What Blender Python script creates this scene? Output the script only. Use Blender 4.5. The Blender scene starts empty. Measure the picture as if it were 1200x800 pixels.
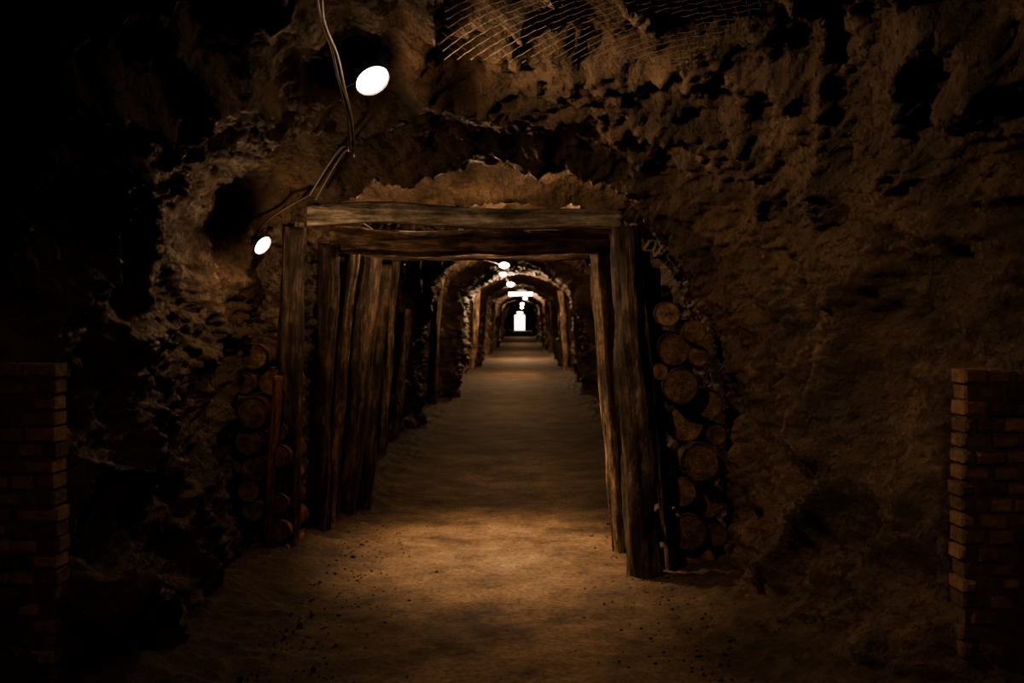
import bpy, math, random
from mathutils import Vector, noise, Matrix
random.seed(7)
S = bpy.context.scene
COL = S.collection

# ------------------------------------------------------------ materials
def newmat(name):
    m = bpy.data.materials.new(name); m.use_nodes = True
    nt = m.node_tree
    b = nt.nodes['Principled BSDF']
    return m, nt, b
def N(nt, typ, **kw):
    n = nt.nodes.new(typ)
    for k, v in kw.items(): setattr(n, k, v)
    return n
def ramp(nt, fac, stops):
    r = N(nt, 'ShaderNodeValToRGB')
    el = r.color_ramp.elements
    el[0].position, el[0].color = stops[0][0], (*stops[0][1], 1)
    el[1].position, el[1].color = stops[-1][0], (*stops[-1][1], 1)
    for p, c in stops[1:-1]:
        e = el.new(p); e.color = (*c, 1)
    nt.links.new(fac, r.inputs[0]); return r
def texc(nt, scale=(1,1,1)):
    t = N(nt, 'ShaderNodeTexCoord'); mp = N(nt, 'ShaderNodeMapping')
    mp.inputs['Scale'].default_value = scale
    nt.links.new(t.outputs['Object'], mp.inputs[0]); return mp.outputs[0]
def noi(nt, vec, sc, det=6, rough=.6, dist=0):
    n = N(nt, 'ShaderNodeTexNoise'); n.inputs['Scale'].default_value = sc
    n.inputs['Detail'].default_value = det; n.inputs['Roughness'].default_value = rough
    n.inputs['Distortion'].default_value = dist
    nt.links.new(vec, n.inputs['Vector']); return n.outputs['Fac']
def bump(nt, b, hs):
    prev = None
    for h, st, di in hs:
        bp = N(nt, 'ShaderNodeBump'); bp.inputs['Strength'].default_value = st
        bp.inputs['Distance'].default_value = di
        nt.links.new(h, bp.inputs['Height'])
        if prev: nt.links.new(prev, bp.inputs['Normal'])
        prev = bp.outputs[0]
    nt.links.new(prev, b.inputs['Normal'])

def mat_rock():
    m, nt, b = newmat('rock')
    v = texc(nt)
    n1 = noi(nt, v, 2.4, 10, .75, .3)
    r = ramp(nt, n1, [(.36,(.034,.023,.015)),(.48,(.082,.054,.036)),(.6,(.135,.09,.06)),(.74,(.22,.152,.105))])
    nt.links.new(r.outputs[0], b.inputs['Base Color'])
    n2 = noi(nt, v, 15, 8, .78, .1); n3 = noi(nt, v, 90, 4, .75)
    vo = N(nt, 'ShaderNodeTexVoronoi'); vo.inputs['Scale'].default_value = 34
    nt.links.new(v, vo.inputs['Vector'])
    bump(nt, b, [(n2,1,.085),(vo.outputs['Distance'],.7,.018),(n3,1,.011)])
    rr = ramp(nt, noi(nt, v, 9), [(.3,(.4,)*3),(.7,(.78,)*3)])
    nt.links.new(rr.outputs[0], b.inputs['Roughness'])
    return m
def mat_floor():
    m, nt, b = newmat('packed_dirt')
    v = texc(nt)
    n1 = noi(nt, v, 1.7, 9, .75, .2)
    r = ramp(nt, n1, [(.37,(.045,.030,.019)),(.48,(.105,.070,.044)),(.62,(.19,.13,.083))])
    n4 = noi(nt, v, 34, 6, .8)
    r2 = ramp(nt, n4, [(.38,(.34,)*3),(.56,(1,)*3)])
    mx = N(nt, 'ShaderNodeMix', data_type='RGBA', blend_type='MULTIPLY'); mx.inputs[0].default_value = .85
    nt.links.new(r.outputs[0], mx.inputs[6]); nt.links.new(r2.outputs[0], mx.inputs[7])
    # trodden centre is paler than the edges
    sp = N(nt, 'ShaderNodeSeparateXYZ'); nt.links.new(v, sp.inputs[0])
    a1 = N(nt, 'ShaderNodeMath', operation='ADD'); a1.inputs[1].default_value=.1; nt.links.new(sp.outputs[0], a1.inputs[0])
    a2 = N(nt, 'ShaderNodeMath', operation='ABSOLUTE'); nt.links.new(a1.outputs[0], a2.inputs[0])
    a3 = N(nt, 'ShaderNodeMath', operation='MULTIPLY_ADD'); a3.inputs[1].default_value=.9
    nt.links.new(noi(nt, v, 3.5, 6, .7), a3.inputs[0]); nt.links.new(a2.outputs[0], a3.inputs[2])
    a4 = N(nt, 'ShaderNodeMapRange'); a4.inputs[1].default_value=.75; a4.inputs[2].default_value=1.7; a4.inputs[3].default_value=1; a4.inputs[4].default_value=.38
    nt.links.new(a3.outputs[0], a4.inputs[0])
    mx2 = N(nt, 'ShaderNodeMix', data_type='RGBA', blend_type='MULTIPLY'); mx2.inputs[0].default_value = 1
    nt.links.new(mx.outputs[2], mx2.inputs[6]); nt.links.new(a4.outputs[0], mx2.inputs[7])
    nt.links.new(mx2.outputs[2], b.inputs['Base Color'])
    bump(nt, b, [(noi(nt, v, 9, 9, .78),.4,.016),(n4,.8,.010),(noi(nt, v, 110, 3),.6,.005)])
    b.inputs['Roughness'].default_value = .8
    b.inputs['Specular IOR Level'].default_value = .3
    return m
def mat_wood(name, c0, c1, c2, rough=.75):
    m, nt, b = newmat(name)
    v = texc(nt, (1,1,.09))
    n1 = noi(nt, v, 28, 6, .65, .3)
    v2 = texc(nt, (1,1,.5)); n2 = noi(nt, v2, 7, 8, .8)
    a = N(nt, 'ShaderNodeMath', operation='MULTIPLY_ADD'); a.inputs[1].default_value = .45
    nt.links.new(n1, a.inputs[0])
    a2 = N(nt, 'ShaderNodeMath', operation='MULTIPLY'); a2.inputs[1].default_value = .55
    nt.links.new(n2, a2.inputs[0]); nt.links.new(a2.outputs[0], a.inputs[2])
    r = ramp(nt, a.outputs[0], [(.42,c0),(.5,c1),(.60,c2)])
    nt.links.new(r.outputs[0], b.inputs['Base Color'])
    bump(nt, b, [(n1,1,.03),(noi(nt, texc(nt,(1,1,.3)), 60, 5,.7),.9,.014)])
    b.inputs['Roughness'].default_value = rough
    return m
def mat_endgrain():
    m, nt, b = newmat('log_end_grain')
    u = N(nt, 'ShaderNodeUVMap'); 
    nz = noi(nt, u.outputs[0], 3, 3, .5)
    ln = N(nt, 'ShaderNodeVectorMath', operation='LENGTH'); nt.links.new(u.outputs[0], ln.inputs[0])
    ad = N(nt, 'ShaderNodeMath', operation='MULTIPLY_ADD'); ad.inputs[1].default_value = .22
    nt.links.new(nz, ad.inputs[0]); nt.links.new(ln.outputs['Value'], ad.inputs[2])
    mu = N(nt, 'ShaderNodeMath', operation='MULTIPLY'); mu.inputs[1].default_value = 44
    nt.links.new(ad.outputs[0], mu.inputs[0])
    si = N(nt, 'ShaderNodeMath', operation='SINE'); nt.links.new(mu.outputs[0], si.inputs[0])
    n2 = noi(nt, texc(nt), 12, 7, .8)
    m3 = N(nt, 'ShaderNodeMath', operation='MULTIPLY_ADD'); m3.inputs[1].default_value = .045
    nt.links.new(si.outputs[0], m3.inputs[0]); nt.links.new(n2, m3.inputs[2])
    r = ramp(nt, m3.outputs[0], [(.36,(.022,.013,.009)),(.5,(.085,.05,.032)),(.66,(.21,.135,.086))])
    rim = ramp(nt, ln.outputs['Value'], [(.84,(1,)*3),(.95,(.12,)*3)])
    mx = N(nt, 'ShaderNodeMix', data_type='RGBA', blend_type='MULTIPLY'); mx.inputs[0].default_value = 1
    nt.links.new(r.outputs[0], mx.inputs[6]); nt.links.new(rim.outputs[0], mx.inputs[7])
    nt.links.new(mx.outputs[2], b.inputs['Base Color'])
    bump(nt, b, [(n2,.6,.02)])
    b.inputs['Roughness'].default_value = .8
    return m
def mat_brick():
    m, nt, b = newmat('old_brick')
    at = N(nt, 'ShaderNodeAttribute'); at.attribute_name = 'rnd'
    v = texc(nt); n1 = noi(nt, v, 22, 7, .75)
    m3 = N(nt, 'ShaderNodeMath', operation='MULTIPLY_ADD'); m3.inputs[1].default_value = .35
    nt.links.new(at.outputs['Fac'], m3.inputs[0]); nt.links.new(n1, m3.inputs[2])
    r = ramp(nt, m3.outputs[0], [(.44,(.04,.026,.018)),(.64,(.11,.066,.044)),(.92,(.23,.145,.096))])
    nt.links.new(r.outputs[0], b.inputs['Base Color'])
    bump(nt, b, [(n1,1,.024),(noi(nt, v, 70),.6,.006)])
    b.inputs['Roughness'].default_value = .9
    return m
def mat_plain(name, c, rough=.6, metal=0, bs=40):
    m, nt, b = newmat(name)
    v = texc(nt); n = noi(nt, v, bs)
    r = ramp(nt, n, [(.3,tuple(x*.6 for x in c)),(.7,tuple(min(1,x*1.3) for x in c))])
    nt.links.new(r.outputs[0], b.inputs['Base Color'])
    b.inputs['Roughness'].default_value = rough; b.inputs['Metallic'].default_value = metal
    bump(nt, b, [(n,.3,.004)])
    return m
def mat_emit(name, c, s):
    m, nt, b = newmat(name)
    b.inputs['Base Color'].default_value = (*c,1)
    b.inputs['Emission Color'].default_value = (*c,1)
    b.inputs['Emission Strength'].default_value = s
    return m

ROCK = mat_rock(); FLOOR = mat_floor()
W_DARK = mat_wood('wood_dark',(.010,.007,.005),(.043,.030,.022),(.15,.106,.077))
W_MID  = mat_wood('wood_mid',(.02,.014,.010),(.095,.065,.046),(.33,.24,.17))
W_BEAM = mat_wood('wood_beam_grey',(.05,.043,.036),(.20,.172,.145),(.42,.375,.325),.5)
W_RED  = mat_wood('wood_red',(.03,.014,.009),(.13,.055,.03),(.34,.15,.075))
ENDG = mat_endgrain(); BRICK = mat_brick()
MORTAR = mat_plain('mortar',(.05,.038,.028),.95)
WIRE = mat_plain('rusty_wire',(.10,.078,.056),.6,.3)
CABLE = mat_plain('cable_sheath',(.04,.032,.026),.5)
METAL = mat_plain('lamp_housing',(.12,.11,.10),.5,.6)
LENS = mat_emit('lamp_lens',(1.0,.78,.5),22)

def mkobj(name, verts, faces, mat, smooth=True, parent=None, mats=None, mi=None):
    me = bpy.data.meshes.new(name); me.from_pydata(verts, [], faces)
    if mats:
        for k in mats: me.materials.append(k)
    else: me.materials.append(mat)
    if smooth: me.polygons.foreach_set('use_smooth', [True]*len(me.polygons))
    if mi: me.polygons.foreach_set('material_index', mi)
    me.update()
    o = bpy.data.objects.new(name, me); COL.objects.link(o)
    if parent: o.parent = parent
    return o
def empty(name, loc=(0,0,0)):
    e = bpy.data.objects.new(name, None); e.location = loc; e.empty_display_size = .1
    COL.objects.link(e); return e

# ------------------------------------------------------------ tunnel shell
WIDE = [(-2.5,-.25),(-2.75,.5),(-2.85,1.2),(-2.75,2.0),(-2.0,2.85),(0,3.2),(1.9,3.0),(2.7,2.3),(2.85,1.4),(2.7,.5),(2.4,-.25)]
INNER= [(-1.5,-.25),(-1.6,.4),(-1.62,1.0),(-1.5,1.7),(-1.1,2.32),(0,2.68),(1.1,2.32),(1.5,1.7),(1.62,1),(1.6,.4),(1.5,-.25)]
def sh(c, dx): return [(x+dx,z) for x,z in c]
KEYS = [
 (-3.0, WIDE), (3.5, WIDE),
 (4.1, [(-1.30,-.25),(-1.58,.35),(-1.92,1.0),(-2.05,1.7),(-1.8,2.5),(-.3,2.98),(1.1,2.88),(1.95,2.35),(2.10,1.6),(1.72,.75),(1.08,-.25)]),
 (5.0, [(-1.40,-.25),(-1.62,.4),(-1.8,1.0),(-1.85,1.6),(-1.6,2.25),(-.4,2.76),(.7,2.68),(1.4,2.2),(1.6,1.5),(1.44,.7),(1.08,-.25)]),
 (5.35,[(-1.45,-.25),(-1.63,.4),(-1.8,1.0),(-1.80,1.6),(-1.56,2.25),(-.4,2.58),(.7,2.52),(1.3,2.10),(1.48,1.5),(1.38,.7),(1.10,-.25)]),
 (5.75, [(-1.55,-.25),(-1.68,.4),(-1.78,1.0),(-1.76,1.5),(-1.56,2.16),(-.4,2.54),(.55,2.48),(1.05,2.02),(1.28,1.4),(1.33,.7),(1.20,-.25)]),
 (6.02, [(-1.60,-.25),(-1.70,.4),(-1.75,1.0),(-1.68,1.53),(-1.42,2.06),(-.4,2.345),(.5,2.31),(.95,1.90),(1.2,1.3),(1.28,.7),(1.22,-.25)]),
 (6.25, [(-1.64,-.25),(-1.74,.4),(-1.77,1.0),(-1.68,1.55),(-1.46,2.18),(-.4,2.52),(.55,2.46),(.99,1.93),(1.22,1.3),(1.31,.7),(1.26,-.25)]),
 (6.8, [(-1.85,-.25),(-1.9,.4),(-1.9,1.0),(-1.8,1.6),(-1.45,2.25),(-.4,2.54),(.7,2.45),(1.2,1.95),(1.4,1.3),(1.45,.7),(1.45,-.25)]),
 (7.5, [(-1.80,-.25),(-1.9,.4),(-1.9,1.0),(-1.75,1.55),(-1.35,2.08),(-.4,2.32),(.6,2.28),(1.2,1.95),(1.4,1.3),(1.45,.7),(1.45,-.25)]),
 (8.2, sh(INNER,-.15)), (12.0, INNER), (400., INNER)]
def cat(P, t):
    n = len(P)-1; s = min(max(t,0),.99999)*n; i = int(s); f = s-i
    p0=P[max(i-1,0)];p1=P[i];p2=P[i+1];p3=P[min(i+2,n)]
    return tuple(.5*((2*p1[k])+(-p0[k]+p2[k])*f+(2*p0[k]-5*p1[k]+4*p2[k]-p3[k])*f*f+(-p0[k]+3*p1[k]-3*p2[k]+p3[k])*f**3) for k in (0,1))
RIBS = [(14.0,.14,.8),(19.5,.24,.9),(25.5,.14,.7),(31,.24,1.0),(39,.2,1.0),(46,.26,1.5),(58,.25,2),(72,.25,2),(90,.25,3),(105,.2,3)]
def base(u, y):
    for i in range(len(KEYS)-1):
        if KEYS[i][0] <= y <= KEYS[i+1][0]: break
    f = (y-KEYS[i][0])/(KEYS[i+1][0]-KEYS[i][0])
    a = cat(KEYS[i][1],u); b = cat(KEYS[i+1][1],u)
    x = a[0]*(1-f)+b[0]*f; z = a[1]*(1-f)+b[1]*f
    if y > 9:
        k = 1.0
        for c,am,w in RIBS:
            k -= am*math.exp(-((y-c)/w)**4)
        k += .06*noise.noise(Vector((y*.35,3,1)))
        x *= k; 
        if z > 1: z = 1+(z-1)*(1-(1-k)*.3)
    return x, z
def disp(p, lvl=3, amp=1.0, sm=1.0, top=0):
    d = .22*noise.noise(p*.8+Vector((5,2,9)))*amp
    if lvl == 0: return d
    e = .11*(1-2*abs(noise.noise(Vector((p.x*2.1,p.y*1.6,p.z*2.1+p.y*.8)))))-.05
    # long diagonal folds
    q = Vector((p.x*1.2, p.y*1.5+p.z*1.1, p.z*.7-p.y*.6))+.25*noise.noise_vector(p*1.7)
    f = 1-abs(noise.noise(q*1.35+Vector((11,4,2))))*2.2
    e += (.20-.07*top)*f*abs(f)-.07
    d += e*amp
    if lvl > 1:
        q = p + .08*noise.noise_vector(p*5)
        dd = noise.voronoi(q*3.4)[0]
        d += ((.16-.08*top)*(.5-dd[0]))*max(amp,.55)
        q = p + .035*noise.noise_vector(p*9)
        dd = noise.voronoi(q*8)[0]
        d += sm*(.07-.02*top)*(.5-dd[0])
        d += sm*.05*noise.noise(q*6)
    if lvl > 2:
        d += sm*.042*(.35-abs(noise.noise(p*14)))
        d += sm*.028*noise.noise(p*26)
        d += .014*noise.noise(p*52)
    return d
def surf(u, y, lvl=3, off=0):
    x,z = base(u,y); x2,z2 = base(min(u+.01,1),y); x1,z1 = base(max(u-.01,0),y)
    tx,tz = x2-x1, z2-z1; L = math.hypot(tx,tz) or 1
    nx,nz = tz/L, -tx/L      # inward
    amp = 1.0
    if 5.6 < y < 8: amp = .3
    elif 4.9 < y <= 5.6: amp = 1-.7*(y-4.9)/.7
    elif 8 <= y < 9: amp = .3+.4*(y-8)
    elif y >= 9: amp = .7
    if y > 9 and .35 < u < .65: amp *= .6
    if z < .5: amp *= .5+.5*max(0,z+.0)/.5
    sm = 1 if y < 9 else .6
    top = max(0,min(1,(.30-abs(u-.52))/.12))
    d = disp(Vector((x,y,z)), lvl, amp, sm, top) + off
    return (x+nx*d, y, z+nz*d)
ys = []
y = -3.0
while y < 3.4: ys.append(y); y += .1
while y < 7.0: ys.append(y); y += .017
while y < 12: ys.append(y); y += .05
while y < 120: ys.append(y); y += y*.0065
ys.append(120.)
NU = 460
grid = [[surf(j/NU, yy) for j in range(NU+1)] for yy in ys]
def part(name, j0, j1):
    v = [grid[i][j] for i in range(len(ys)) for j in range(j0,j1+1)]
    w = j1-j0+1
    f = [(i*w+j, i*w+j+1, (i+1)*w+j+1, (i+1)*w+j) for i in range(len(ys)-1) for j in range(w-1)]
    mkobj(name, v, f, ROCK)
part('wall_left', 0, 170); part('ceiling', 170, 290); part('wall_right', 290, NU)
# rear rock face behind the camera
v = [grid[0][j] for j in range(NU+1)] + [(0,-3.2,1.3)]
mkobj('wall_back', v, [(j,j+1,NU+1) for j in range(NU)]+[(NU,0,NU+1)], ROCK)
# far end wall with daylight doorway
def boxes(name, bl, mat, parent=None):
    v=[];f=[]
    for (x0,y0,z0,x1,y1,z1) in bl:
        b=len(v); v+=[(x0,y0,z0),(x1,y0,z0),(x1,y1,z0),(x0,y1,z0),(x0,y0,z1),(x1,y0,z1),(x1,y1,z1),(x0,y1,z1)]
        f+=[tuple(b+k for k in q) for q in ((0,3,2,1),(4,5,6,7),(0,1,5,4),(1,2,6,5),(2,3,7,6),(3,0,4,7))]
    return mkobj(name, v, f, mat, False, parent)
boxes('wall_far', [(-3,119.6,-.3,-.68,120,3.5),(.5,119.6,-.3,3,120,3.5),(-.68,119.6,2.2,.5,120,3.5),
   (-.68,119.6,1.8,-.4,120,2.2),(.25,119.6,1.8,.5,120,2.2)], ROCK)

# ------------------------------------------------------------ floor
fy=[]; y=-3.2
while y<3: fy.append(y); y+=.12
while y<9: fy.append(y); y+=.03
while y<125: fy.append(y); y+=y*.008
NX=170
def floorz(x,yy):
    p=Vector((x,yy,0))
    e=max(0,abs(x+.1)-.85)
    far=1 if yy<8 else max(.06,(8/yy)**2.2)
    z=far*(.020*noise.noise(p*1.3)+.010*noise.noise(p*4)+.007*noise.noise(p*11)+.005*noise.noise(p*25))
    z+=min(.1,e*e*.3)*(1+.5*noise.noise(p*3.3)) + (.06*abs(noise.noise(p*12))*min(1,e*3) if e>0 else 0)
    return z
fv=[]
for yy in fy:
    for i in range(NX+1):
        x=-3.1+6.2*i/NX
        fv.append((x,yy,floorz(x,yy)))
w=NX+1
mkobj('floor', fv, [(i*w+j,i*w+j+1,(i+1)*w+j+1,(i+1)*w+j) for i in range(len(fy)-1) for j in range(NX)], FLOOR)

# loose grit
def stones():
    v=[];f=[]
    import bmesh
    bm=bmesh.new(); bmesh.ops.create_icosphere(bm, subdivisions=1, radius=1)
    bv=[x.co.copy() for x in bm.verts]; bf=[[q.index for q in t.verts] for t in bm.faces]; bm.free()
    for k in range(700):
        yy=random.uniform(4.1,7.5)
        s_=random.choice((-1,1))
        x=s_*(1.08-abs(random.gauss(0,.26)))-.1
        r=random.uniform(.003,.009) if random.random()<.96 else random.uniform(.010,.02)
        z=floorz(x,yy)+.2*r
        b=len(v); sx,sy,sz=(random.uniform(.6,1.3) for _ in range(3))
        for c in bv:
            n=1+.3*noise.noise(c*1.5+Vector((k,0,0)))
            v.append((x+c.x*r*sx*n, yy+c.y*r*sy*n, z+c.z*r*sz*n*.8))
        f+=[tuple(b+q for q in t) for t in bf]
    mkobj('loose_stones', v, f, FLOOR, False)
stones()

# ------------------------------------------------------------ timber
def timber(name, p0, p1, r0, r1=None, mat=W_DARK, square=False, parent=None, aspect=1.0, knob=.2, roll=0):
    r1=r0 if r1 is None else r1
    p0=Vector(p0);p1=Vector(p1);L=(p1-p0).length
    n=28; m=max(12,int(L/.03)); v=[];f=[]
    sd=random.uniform(0,50)
    for i in range(m+1):
        t=i/m; r=r0*(1-t)+r1*t
        bx=.55*r0*noise.noise(Vector((t*2.4,sd,0))); by=.55*r0*noise.noise(Vector((t*2.4,sd,7)))
        for k in range(n):
            a=2*math.pi*k/n
            c,s_=math.cos(a),math.sin(a)
            q=1/max(abs(c)**8+abs(s_)**8,1e-9)**.125 if square else 1
            rr=r*q*(1+knob*noise.noise(Vector((c*1.3,s_*1.3+sd,t*L*3)))+knob*.7*noise.noise(Vector((c*4,s_*4+sd,t*L*1.5)))+knob*.35*noise.noise(Vector((c*6,s_*6+sd,t*L*14))))
            X,Y=rr*c*aspect,rr*s_
            X,Y=X*math.cos(roll)-Y*math.sin(roll),X*math.sin(roll)+Y*math.cos(roll)
            v.append((X+bx,Y+by,t*L))
    f=[(i*n+k,i*n+(k+1)%n,(i+1)*n+(k+1)%n,(i+1)*n+k) for i in range(m) for k in range(n)]
    mi=[0]*len(f)
    f.append(tuple(range(n-1,-1,-1))); f.append(tuple(m*n+k for k in range(n))); mi+=[1,1]
    o=mkobj(name,v,f,None,True,parent,[mat,W_MID if mat is W_DARK else mat],mi)
    for pi in (-1,-2): o.data.polygons[len(f)+pi].use_smooth=False
    o.matrix_world=Matrix.Translation(p0)@(p1-p0).to_track_quat('Z','Y').to_matrix().to_4x4()
    return o

F=empty('timber_support_frame')
timber('cap_beam',(-1.27,6.15,2.115),(.61,6.15,2.09),.062,.058,W_BEAM,True,F,1.0,.07)
timber('cap_log',(-1.20,6.5,1.985),(.60,6.48,1.98),.08,.075,W_MID,False,F)
timber('post_left_front',(-1.47,6.36,-.05),(-1.37,6.22,2.05),.072,.066,W_DARK,False,F,1,.28)
timber('post_left_mid',(-1.40,6.95,-.05),(-1.20,6.45,1.96),.07,.062,W_DARK,False,F,1,.25)
timber('prop_left',(-1.33,6.98,-.05),(-1.10,6.62,1.93),.050,.046,W_MID,True,F,.8)
timber('post_right_front',(.735,5.93,-.05),(.61,6.13,2.03),.10,.088,W_DARK,False,F,1,.28)
timber('post_right_back',(.65,6.6,-.05),(.50,6.5,1.92),.05,.05,W_MID,True,F)
timber('lagging_plank_right',(.905,6.02,-.05),(.745,6.2,1.9),.026,.025,W_MID,True,F,1.4)
timber('lagging_board_right',(.86,6.25,-.05),(.80,6.3,1.8),.04,.04,W_DARK,True,F,1.4)
timber('lagging_plank_left',(-1.56,6.2,-.05),(-1.46,6.15,1.15),.024,.022,W_RED,True,F,1.0)
timber('lagging_board_left',(-1.56,6.5,-.05),(-1.42,6.45,2.1),.05,.05,W_DARK,True,F,1.3)
F2=empty('timber_support_frame.001')
timber('cap_log',(-1.2,7.5,2.0),(.8,7.5,2.0),.08,.08,W_DARK,False,F2)
timber('post_left',(-1.31,7.5,-.05),(-1.09,7.4,1.94),.085,.08,W_DARK,False,F2)
timber('prop_left',(-1.25,7.95,-.05),(-1.02,7.65,1.94),.055,.055,W_DARK,True,F2)
timber('post_right',(.78,7.4,-.05),(.66,7.45,1.94),.07,.065,W_DARK,False,F2)
k=2
for (yy,xl,xr,h,r,cap) in [(10.6,-1.42,1.35,2.2,.06,1),(12.0,-1.45,None,1.6,.05,0),(12.7,-1.5,None,1.5,.045,0),(16.8,-1.42,1.32,2.2,.085,0),(22.5,-1.4,1.3,2.2,.10,0),(28.3,-1.3,1.25,2.25,.11,0),(35,-1.35,1.2,2.1,.13,0),(42,-1.25,1.2,2.2,.13,0),(52,-1.2,1.2,2.4,.15,1),(65,-1.2,1.2,2.4,.15,1)]:
    E=empty('timber_support_frame.%03d'%k if xr else 'timber_prop.%03d'%k); k+=1
    timber('post_left',(xl-.05,yy,-.05),(xl+.12,yy,h),r,r*.9,W_MID,False,E)
    if xr: timber('post_right',(xr+.05,yy,-.05),(xr-.12,yy,h),r,r*.9,W_MID,False,E)
    if cap: timber('cap_log',(xl-.1,yy,h+r),(xr+.1,yy,h+r),r,r,W_DARK,False,E)

# ------------------------------------------------------------ log stacks
def stack(name, logs, y0, mat):
    v=[];f=[];mi=[]; inf=[]
    for idx,(x,z,r) in enumerate(logs):
        n=28; yy=y0+random.uniform(-.05,.06); sd=idx*7.3
        sx,sz=random.uniform(-.12,.12),random.uniform(-.12,.12)
        def ring(rad,yv,t,end=False):
            b=len(v)
            for k in range(n):
                a=2*math.pi*k/n; c,s_=math.cos(a),math.sin(a)
                rr=rad*(1+.16*noise.noise(Vector((c,s_+sd,t*2)))+.06*noise.noise(Vector((c*4,s_*4+sd,t*5))))
                v.append((x+rr*c, yv+rr*(c*sx+s_*sz), z+rr*s_)); inf.append(idx)
            return b
        bc=len(v); v.append((x,yy,z)); inf.append(idx)
        b1=ring(r*.98,yy,0); b1b=ring(r*.985,yy+.001,0)
        bs=[b1b]+[ring(r,yy+.008+.1*q,.1*q) for q in range(0,7)]
        for k in range(n):
            kk=(k+1)%n
            f.append((bc,b1+k,b1+kk)); mi.append(1)
            for q in range(len(bs)-1):
                f.append((bs[q]+k,bs[q+1]+k,bs[q+1]+kk,bs[q]+kk)); mi.append(0)
    o=mkobj(name,v,f,None,True,None,[mat,ENDG],mi)
    for p_ in o.data.polygons:
        if p_.material_index==1: p_.use_smooth=False
    uv=o.data.uv_layers.new(name='UVMap')
    for l in o.data.loops:
        x,z,r=logs[inf[l.vertex_index]]; c=v[l.vertex_index]
        uv.data[l.index].uv=((c[0]-x)/r,(c[2]-z)/r)
    return o
RL=[(.865,1.52,.075),(.915,1.31,.105),(.94,1.095,.108),(.985,.87,.118),(1.06,.645,.118),(.955,.465,.09),(1.12,.40,.10),(.995,.225,.115),(1.06,.04,.11),(1.115,.985,.085),(.855,.66,.07),(1.17,.80,.065),(.855,.30,.075),(1.05,1.27,.06),(1.17,.2,.07),(.87,.06,.08),(1.02,1.42,.07),(1.2,.6,.05),(.82,.93,.05),(.82,1.18,.05)]
stack('log_stack', RL, 6.05, W_DARK)
LL=[(-1.62,.92,.10),(-1.53,1.10,.08),(-1.65,.745,.09),(-1.62,.58,.085),(-1.66,.44,.07),(-1.63,.32,.07),(-1.64,.19,.07),(-1.61,.06,.07),(-1.68,1.1,.07),(-1.62,1.26,.08),(-1.48,.80,.06),(-1.46,.66,.07),(-1.48,.5,.065),(-1.48,.36,.065),(-1.47,.2,.07),(-1.48,.05,.07),(-1.5,.95,.05),(-1.72,.6,.05)]
stack('log_stack.001', LL, 6.2, W_RED)

# ------------------------------------------------------------ brick piers
def brickwall(name, xa, xb, ya, ztop):
    v=[];f=[];at=[]
    def box(x0,y0,z0,x1,y1,z1,rv):
        b=len(v); c=.010
        j=[random.uniform(-.005,.005) for _ in range(6)]
        x0+=j[0];x1+=j[1];y0+=j[2]*3.5;z0+=j[4]*.8;z1+=j[5]*.8
        v.extend([(x0,y0+c,z0),(x1,y0+c,z0),(x1,y0+c,z1),(x0,y0+c,z1),(x0+c,y0,z0+c),(x1-c,y0+j[3],z0+c),(x1-c,y0+j[3],z1-c),(x0+c,y0,z1-c),(x0,y1,z0),(x1,y1,z0),(x1,y1,z1),(x0,y1,z1)])
        ff=[(4,5,6,7),(0,1,5,4),(1,2,6,5),(2,3,7,6),(3,0,4,7),(0,8,9,1),(1,9,10,2),(2,10,11,3),(3,11,8,0),(8,11,10,9)]
        f.extend([tuple(b+q for q in t) for t in ff]); at.extend([rv]*12)
    ch=.0615; n=int(round(ztop/ch))
    for r in range(n):
        z0=ztop-(r+1)*ch
        x=xa-(.055 if r%2 else 0)
        while x<xb-.02:
            wd=random.uniform(.095,.118) if random.random()<.92 else .2
            x0=max(x,xa); x1=min(x+wd-.012,xb)
            if xb-x1<.05: x1=xb; wd=xb-x+.1
            dx=random.uniform(-.008,.008)
            if x1-x0>.03: box(x0+dx,ya,z0+.006,x1+dx,ya+.12,z0+ch-.006,random.random())
            x+=wd
    E=empty(name)
    o=mkobj('bricks',v,f,BRICK,False,E)
    a=o.data.attributes.new('rnd','FLOAT','POINT'); a.data.foreach_set('value',at)
    boxes('mortar_core',[(xa+.014,ya+.014,-.1,xb-.014,ya+.115,ztop-.01)],MORTAR,E)
brickwall('brick_pier', -2.95,-1.79,3.9,1.325)
brickwall('brick_pier.001', 1.69,2.95,3.9,1.305)

# ------------------------------------------------------------ curves
def curve(name, paths, rad, mat, parent=None, smooth=True):
    cu=bpy.data.curves.new(name,'CURVE'); cu.dimensions='3D'; cu.bevel_depth=rad; cu.bevel_resolution=2 if smooth else 0
    for p in paths:
        s=cu.splines.new('NURBS' if smooth and len(p)>3 else 'POLY'); s.points.add(len(p)-1)
        for q,c in zip(s.points,p): q.co=(*c,1)
        if s.type=='NURBS': s.use_endpoint_u=True; s.order_u=4
    cu.materials.append(mat)
    o=bpy.data.objects.new(name,cu); COL.objects.link(o)
    if parent: o.parent=parent
    return o
def net(u0,u1,y0,y1,arc,sp=.055):
    paths=[]; H=y1-y0
    def pt(s,yy):
        u=u0+(u1-u0)*s/arc
        g=.10+.03*noise.noise(Vector((s*1.5,yy*1.5,3)))
        return surf(u,yy,0,g)
    for sg in (1,-1):
        s0=-H
        while s0<arc+H:
            p=[]; t=0
            while t<=H:
                s=s0+sg*t*.8
                if 0<=s<=arc:
                    x,y_,z=pt(s,y0+t); jj=.004 if int(t/.03)%2 else -.004
                    p.append((x+jj,y_,z-jj*sg))
                elif p: break
                t+=.03
            if len(p)>3: paths.append(p)
            s0+=sp
    return paths
curve('wire_netting', net(.50,.60,3.8,4.9,1.05), .0017, WIRE, None, False)

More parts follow.
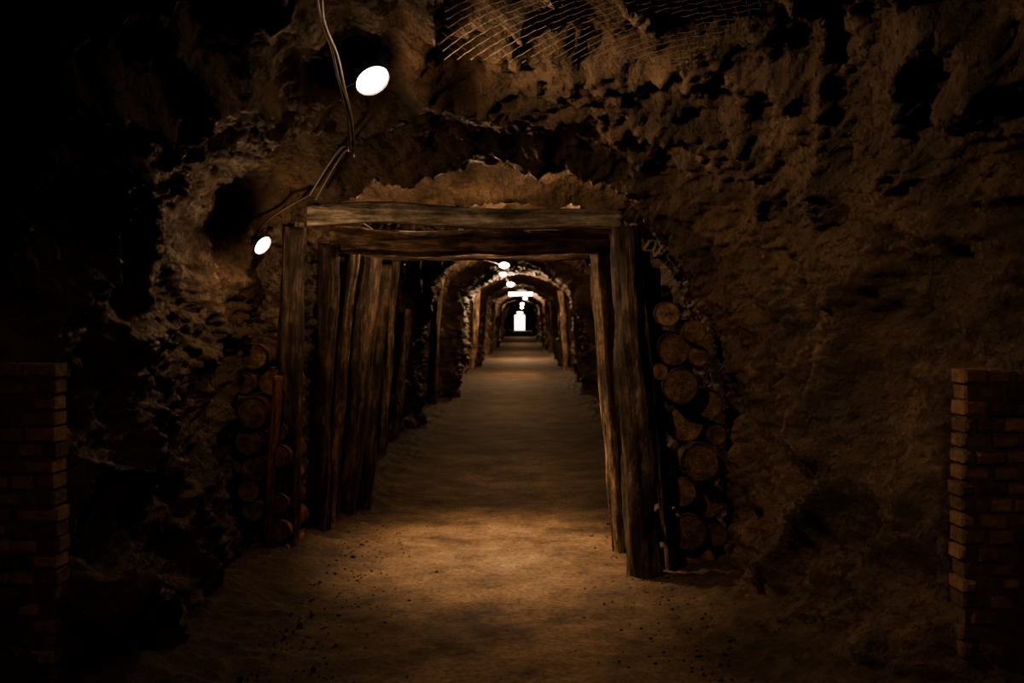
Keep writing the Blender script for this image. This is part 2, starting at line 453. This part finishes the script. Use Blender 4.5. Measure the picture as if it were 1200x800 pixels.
# cables
E=empty('power_cable')
c1=[(-.80,3.6,2.98),(-.79,4.0,2.86),(-.86,4.3,2.78),(-.84,4.6,2.72),(-.86,4.8,2.62),(-.83,4.95,2.52),(-.84,5.05,2.38),(-.85,5.1,2.30),(-.88,5.25,2.40),(-1.0,5.6,2.42),(-1.2,5.85,2.2)]
c2=[(x+.02+.012*math.sin(i*2.1),y_+.01,z-.02+.012*math.cos(i*2.3)) for i,(x,y_,z) in enumerate(c1)]
curve('strand_1',[c1],.008,CABLE,E); curve('strand_2',[c2],.006,CABLE,E)
curve('strand_3',[[(-1.2,5.85,2.2),(-1.4,5.85,2.10),(-1.5,5.8,2.02),(-1.52,5.78,1.9)],[(-1.2,5.85,2.2),(-1.33,5.9,2.15),(-1.2,6.3,2.26),(-1.05,7.2,2.1),(-.9,8.5,2.1),(-.7,10,2.25),(-.55,12,2.2),(-.45,14.5,2.3),(-.3,17,2.38),(-.38,21,2.4),(-.3,27,2.4),(0,38,2.4)]],.007,CABLE,E)

# ------------------------------------------------------------ lamps
def lathe(name, prof, mat, parent, n=32):
    v=[(r*math.cos(2*math.pi*k/n),r*math.sin(2*math.pi*k/n),z) for r,z in prof for k in range(n)]
    f=[(i*n+k,i*n+(k+1)%n,(i+1)*n+(k+1)%n,(i+1)*n+k) for i in range(len(prof)-1) for k in range(n)]
    return mkobj(name,v,f,mat,True,parent)
LC=(1.0,.655,.38)
def lamp(name, pos, d, r, spots):
    E=empty(name,pos); E.rotation_euler=Vector(d).to_track_quat('Z','Y').to_euler()
    lathe('housing',[(.001,-r*1.2),(r*.35,-r*1.2),(r*.45,-r*.7),(r*.95,-r*.1),(r*1.08,0),(r*1.0,.01)],METAL,E)
    lathe('lens',[(r*.98,0),(r*.85,r*.14),(r*.55,r*.26),(r*.25,r*.3),(.001,r*.31)],LENS,E)
    for i,(kind,en,aim,size,blend,rad) in enumerate(spots):
        l=bpy.data.lights.new(name+'_light','SPOT' if kind=='S' else 'POINT'); l.energy=en; l.color=LC; l.shadow_soft_size=rad
        if kind=='S': l.spot_size=math.radians(size); l.spot_blend=blend
        o=bpy.data.objects.new('bulb_%d'%i,l); COL.objects.link(o)
        dd=Vector(d).normalized()
        wp=Vector(pos)+dd*(r*.7+rad*.5)
        bpy.context.view_layer.update()
        o.parent=E; o.matrix_parent_inverse=E.matrix_world.inverted()
        o.location=wp
        if kind=='S': o.rotation_euler=(Vector(aim)-wp).to_track_quat('-Z','Y').to_euler()
    return E
A=lamp('flood_lamp',(-.70,4.85,2.62),(.50,-.55,-.80),.083,[('S',165,(1.5,4.3,1.4),145,1,.045),('S',60,(.05,6.3,0.6),78,1,.05),('P',6,None,0,0,.05)])
curve('lamp_bracket',[[(-.84,4.9,2.60),(-.80,4.9,2.62),(-.74,4.88,2.66)]],.008,METAL,None)
B=lamp('flood_lamp.001',(-1.42,5.62,1.90),(.75,-.35,-.55),.055,[('P',15,None,0,0,.035)])
# lamp hung between the first two timber sets, then added fill lights
lamp('flood_lamp.002',(-.4,6.9,2.05),(0,0,-1),.05,[('S',430,(-.06,6.6,0),84,1,.08),('P',30,None,0,0,.05)])
lamp('flood_lamp.012',(-.85,6.62,2.15),(.1,.35,1),.045,[('P',16,None,0,0,.03)])  # added unseen light, turned up to brighten the rock above the cap beam
lamp('flood_lamp.013',(.05,6.66,2.14),(.1,.35,1),.045,[('P',10,None,0,0,.03)])  # second added light for that roof strip, hidden by the beam
lamp('flood_lamp.003',(.1,10.0,2.42),(0,0,-1),.07,[('P',62,None,0,0,.05)])  # unseen light added to brighten the ribs beyond the frames
# lamp on the roof behind the photographer
lamp('flood_lamp.010',(.2,-.8,2.7),(.3,.8,-.6),.08,[('S',190,(2.1,3.9,.8),38,1,.05),('S',130,(-2.1,3.95,.55),32,1,.05)])
k=4
for pos,en,r in [((-.27,17,2.37),70,.085),((-.36,21,2.39),20,.075),((-.26,27,2.38),300,.1),((.2,45,2.35),160,.1),((.1,60,2.3),200,.12),((.1,80,2.3),200,.12)]:
    lamp('flood_lamp.%03d'%k,pos,(0,-.7,-1),r,[('P',en,None,0,0,.06)]); k+=1
# batten light across the roof
E=empty('batten_lamp',(0,37,2.37))
boxes('tray',[(-.45,-.06,.04,.45,.06,.09)],METAL,E)
tb=timber('tube',(-.43,37,2.36),(.43,37,2.36),.07,.07,LENS,False,None,1,0)
tb.parent=E; bpy.context.view_layer.update(); tb.matrix_parent_inverse=E.matrix_world.inverted()
l=bpy.data.lights.new('batten','AREA'); l.shape='RECTANGLE'; l.size=.8; l.size_y=.1; l.energy=200; l.color=LC
o=bpy.data.objects.new('tube_light',l); COL.objects.link(o); o.location=(0,0,-.08); o.parent=E

# ------------------------------------------------------------ world: daylight seen through the far doorway
w=bpy.data.worlds.new('daylight'); S.world=w; w.use_nodes=True
w.node_tree.nodes['Background'].inputs[0].default_value=(1,.9,.75,1)
w.node_tree.nodes['Background'].inputs[1].default_value=6

cam=bpy.data.cameras.new('camera'); cam.sensor_width=36; cam.lens=36; cam.clip_end=500
cam.dof.use_dof=True; cam.dof.focus_distance=6.2; cam.dof.aperture_fstop=3.2
co=bpy.data.objects.new('camera',cam); COL.objects.link(co)
co.location=(0,0,1.5); co.rotation_euler=(math.radians(90-1.337),0,math.radians(.477))
S.camera=co
S.view_settings.view_transform='AgX'
try: S.view_settings.look='AgX - Medium High Contrast'
except Exception: pass
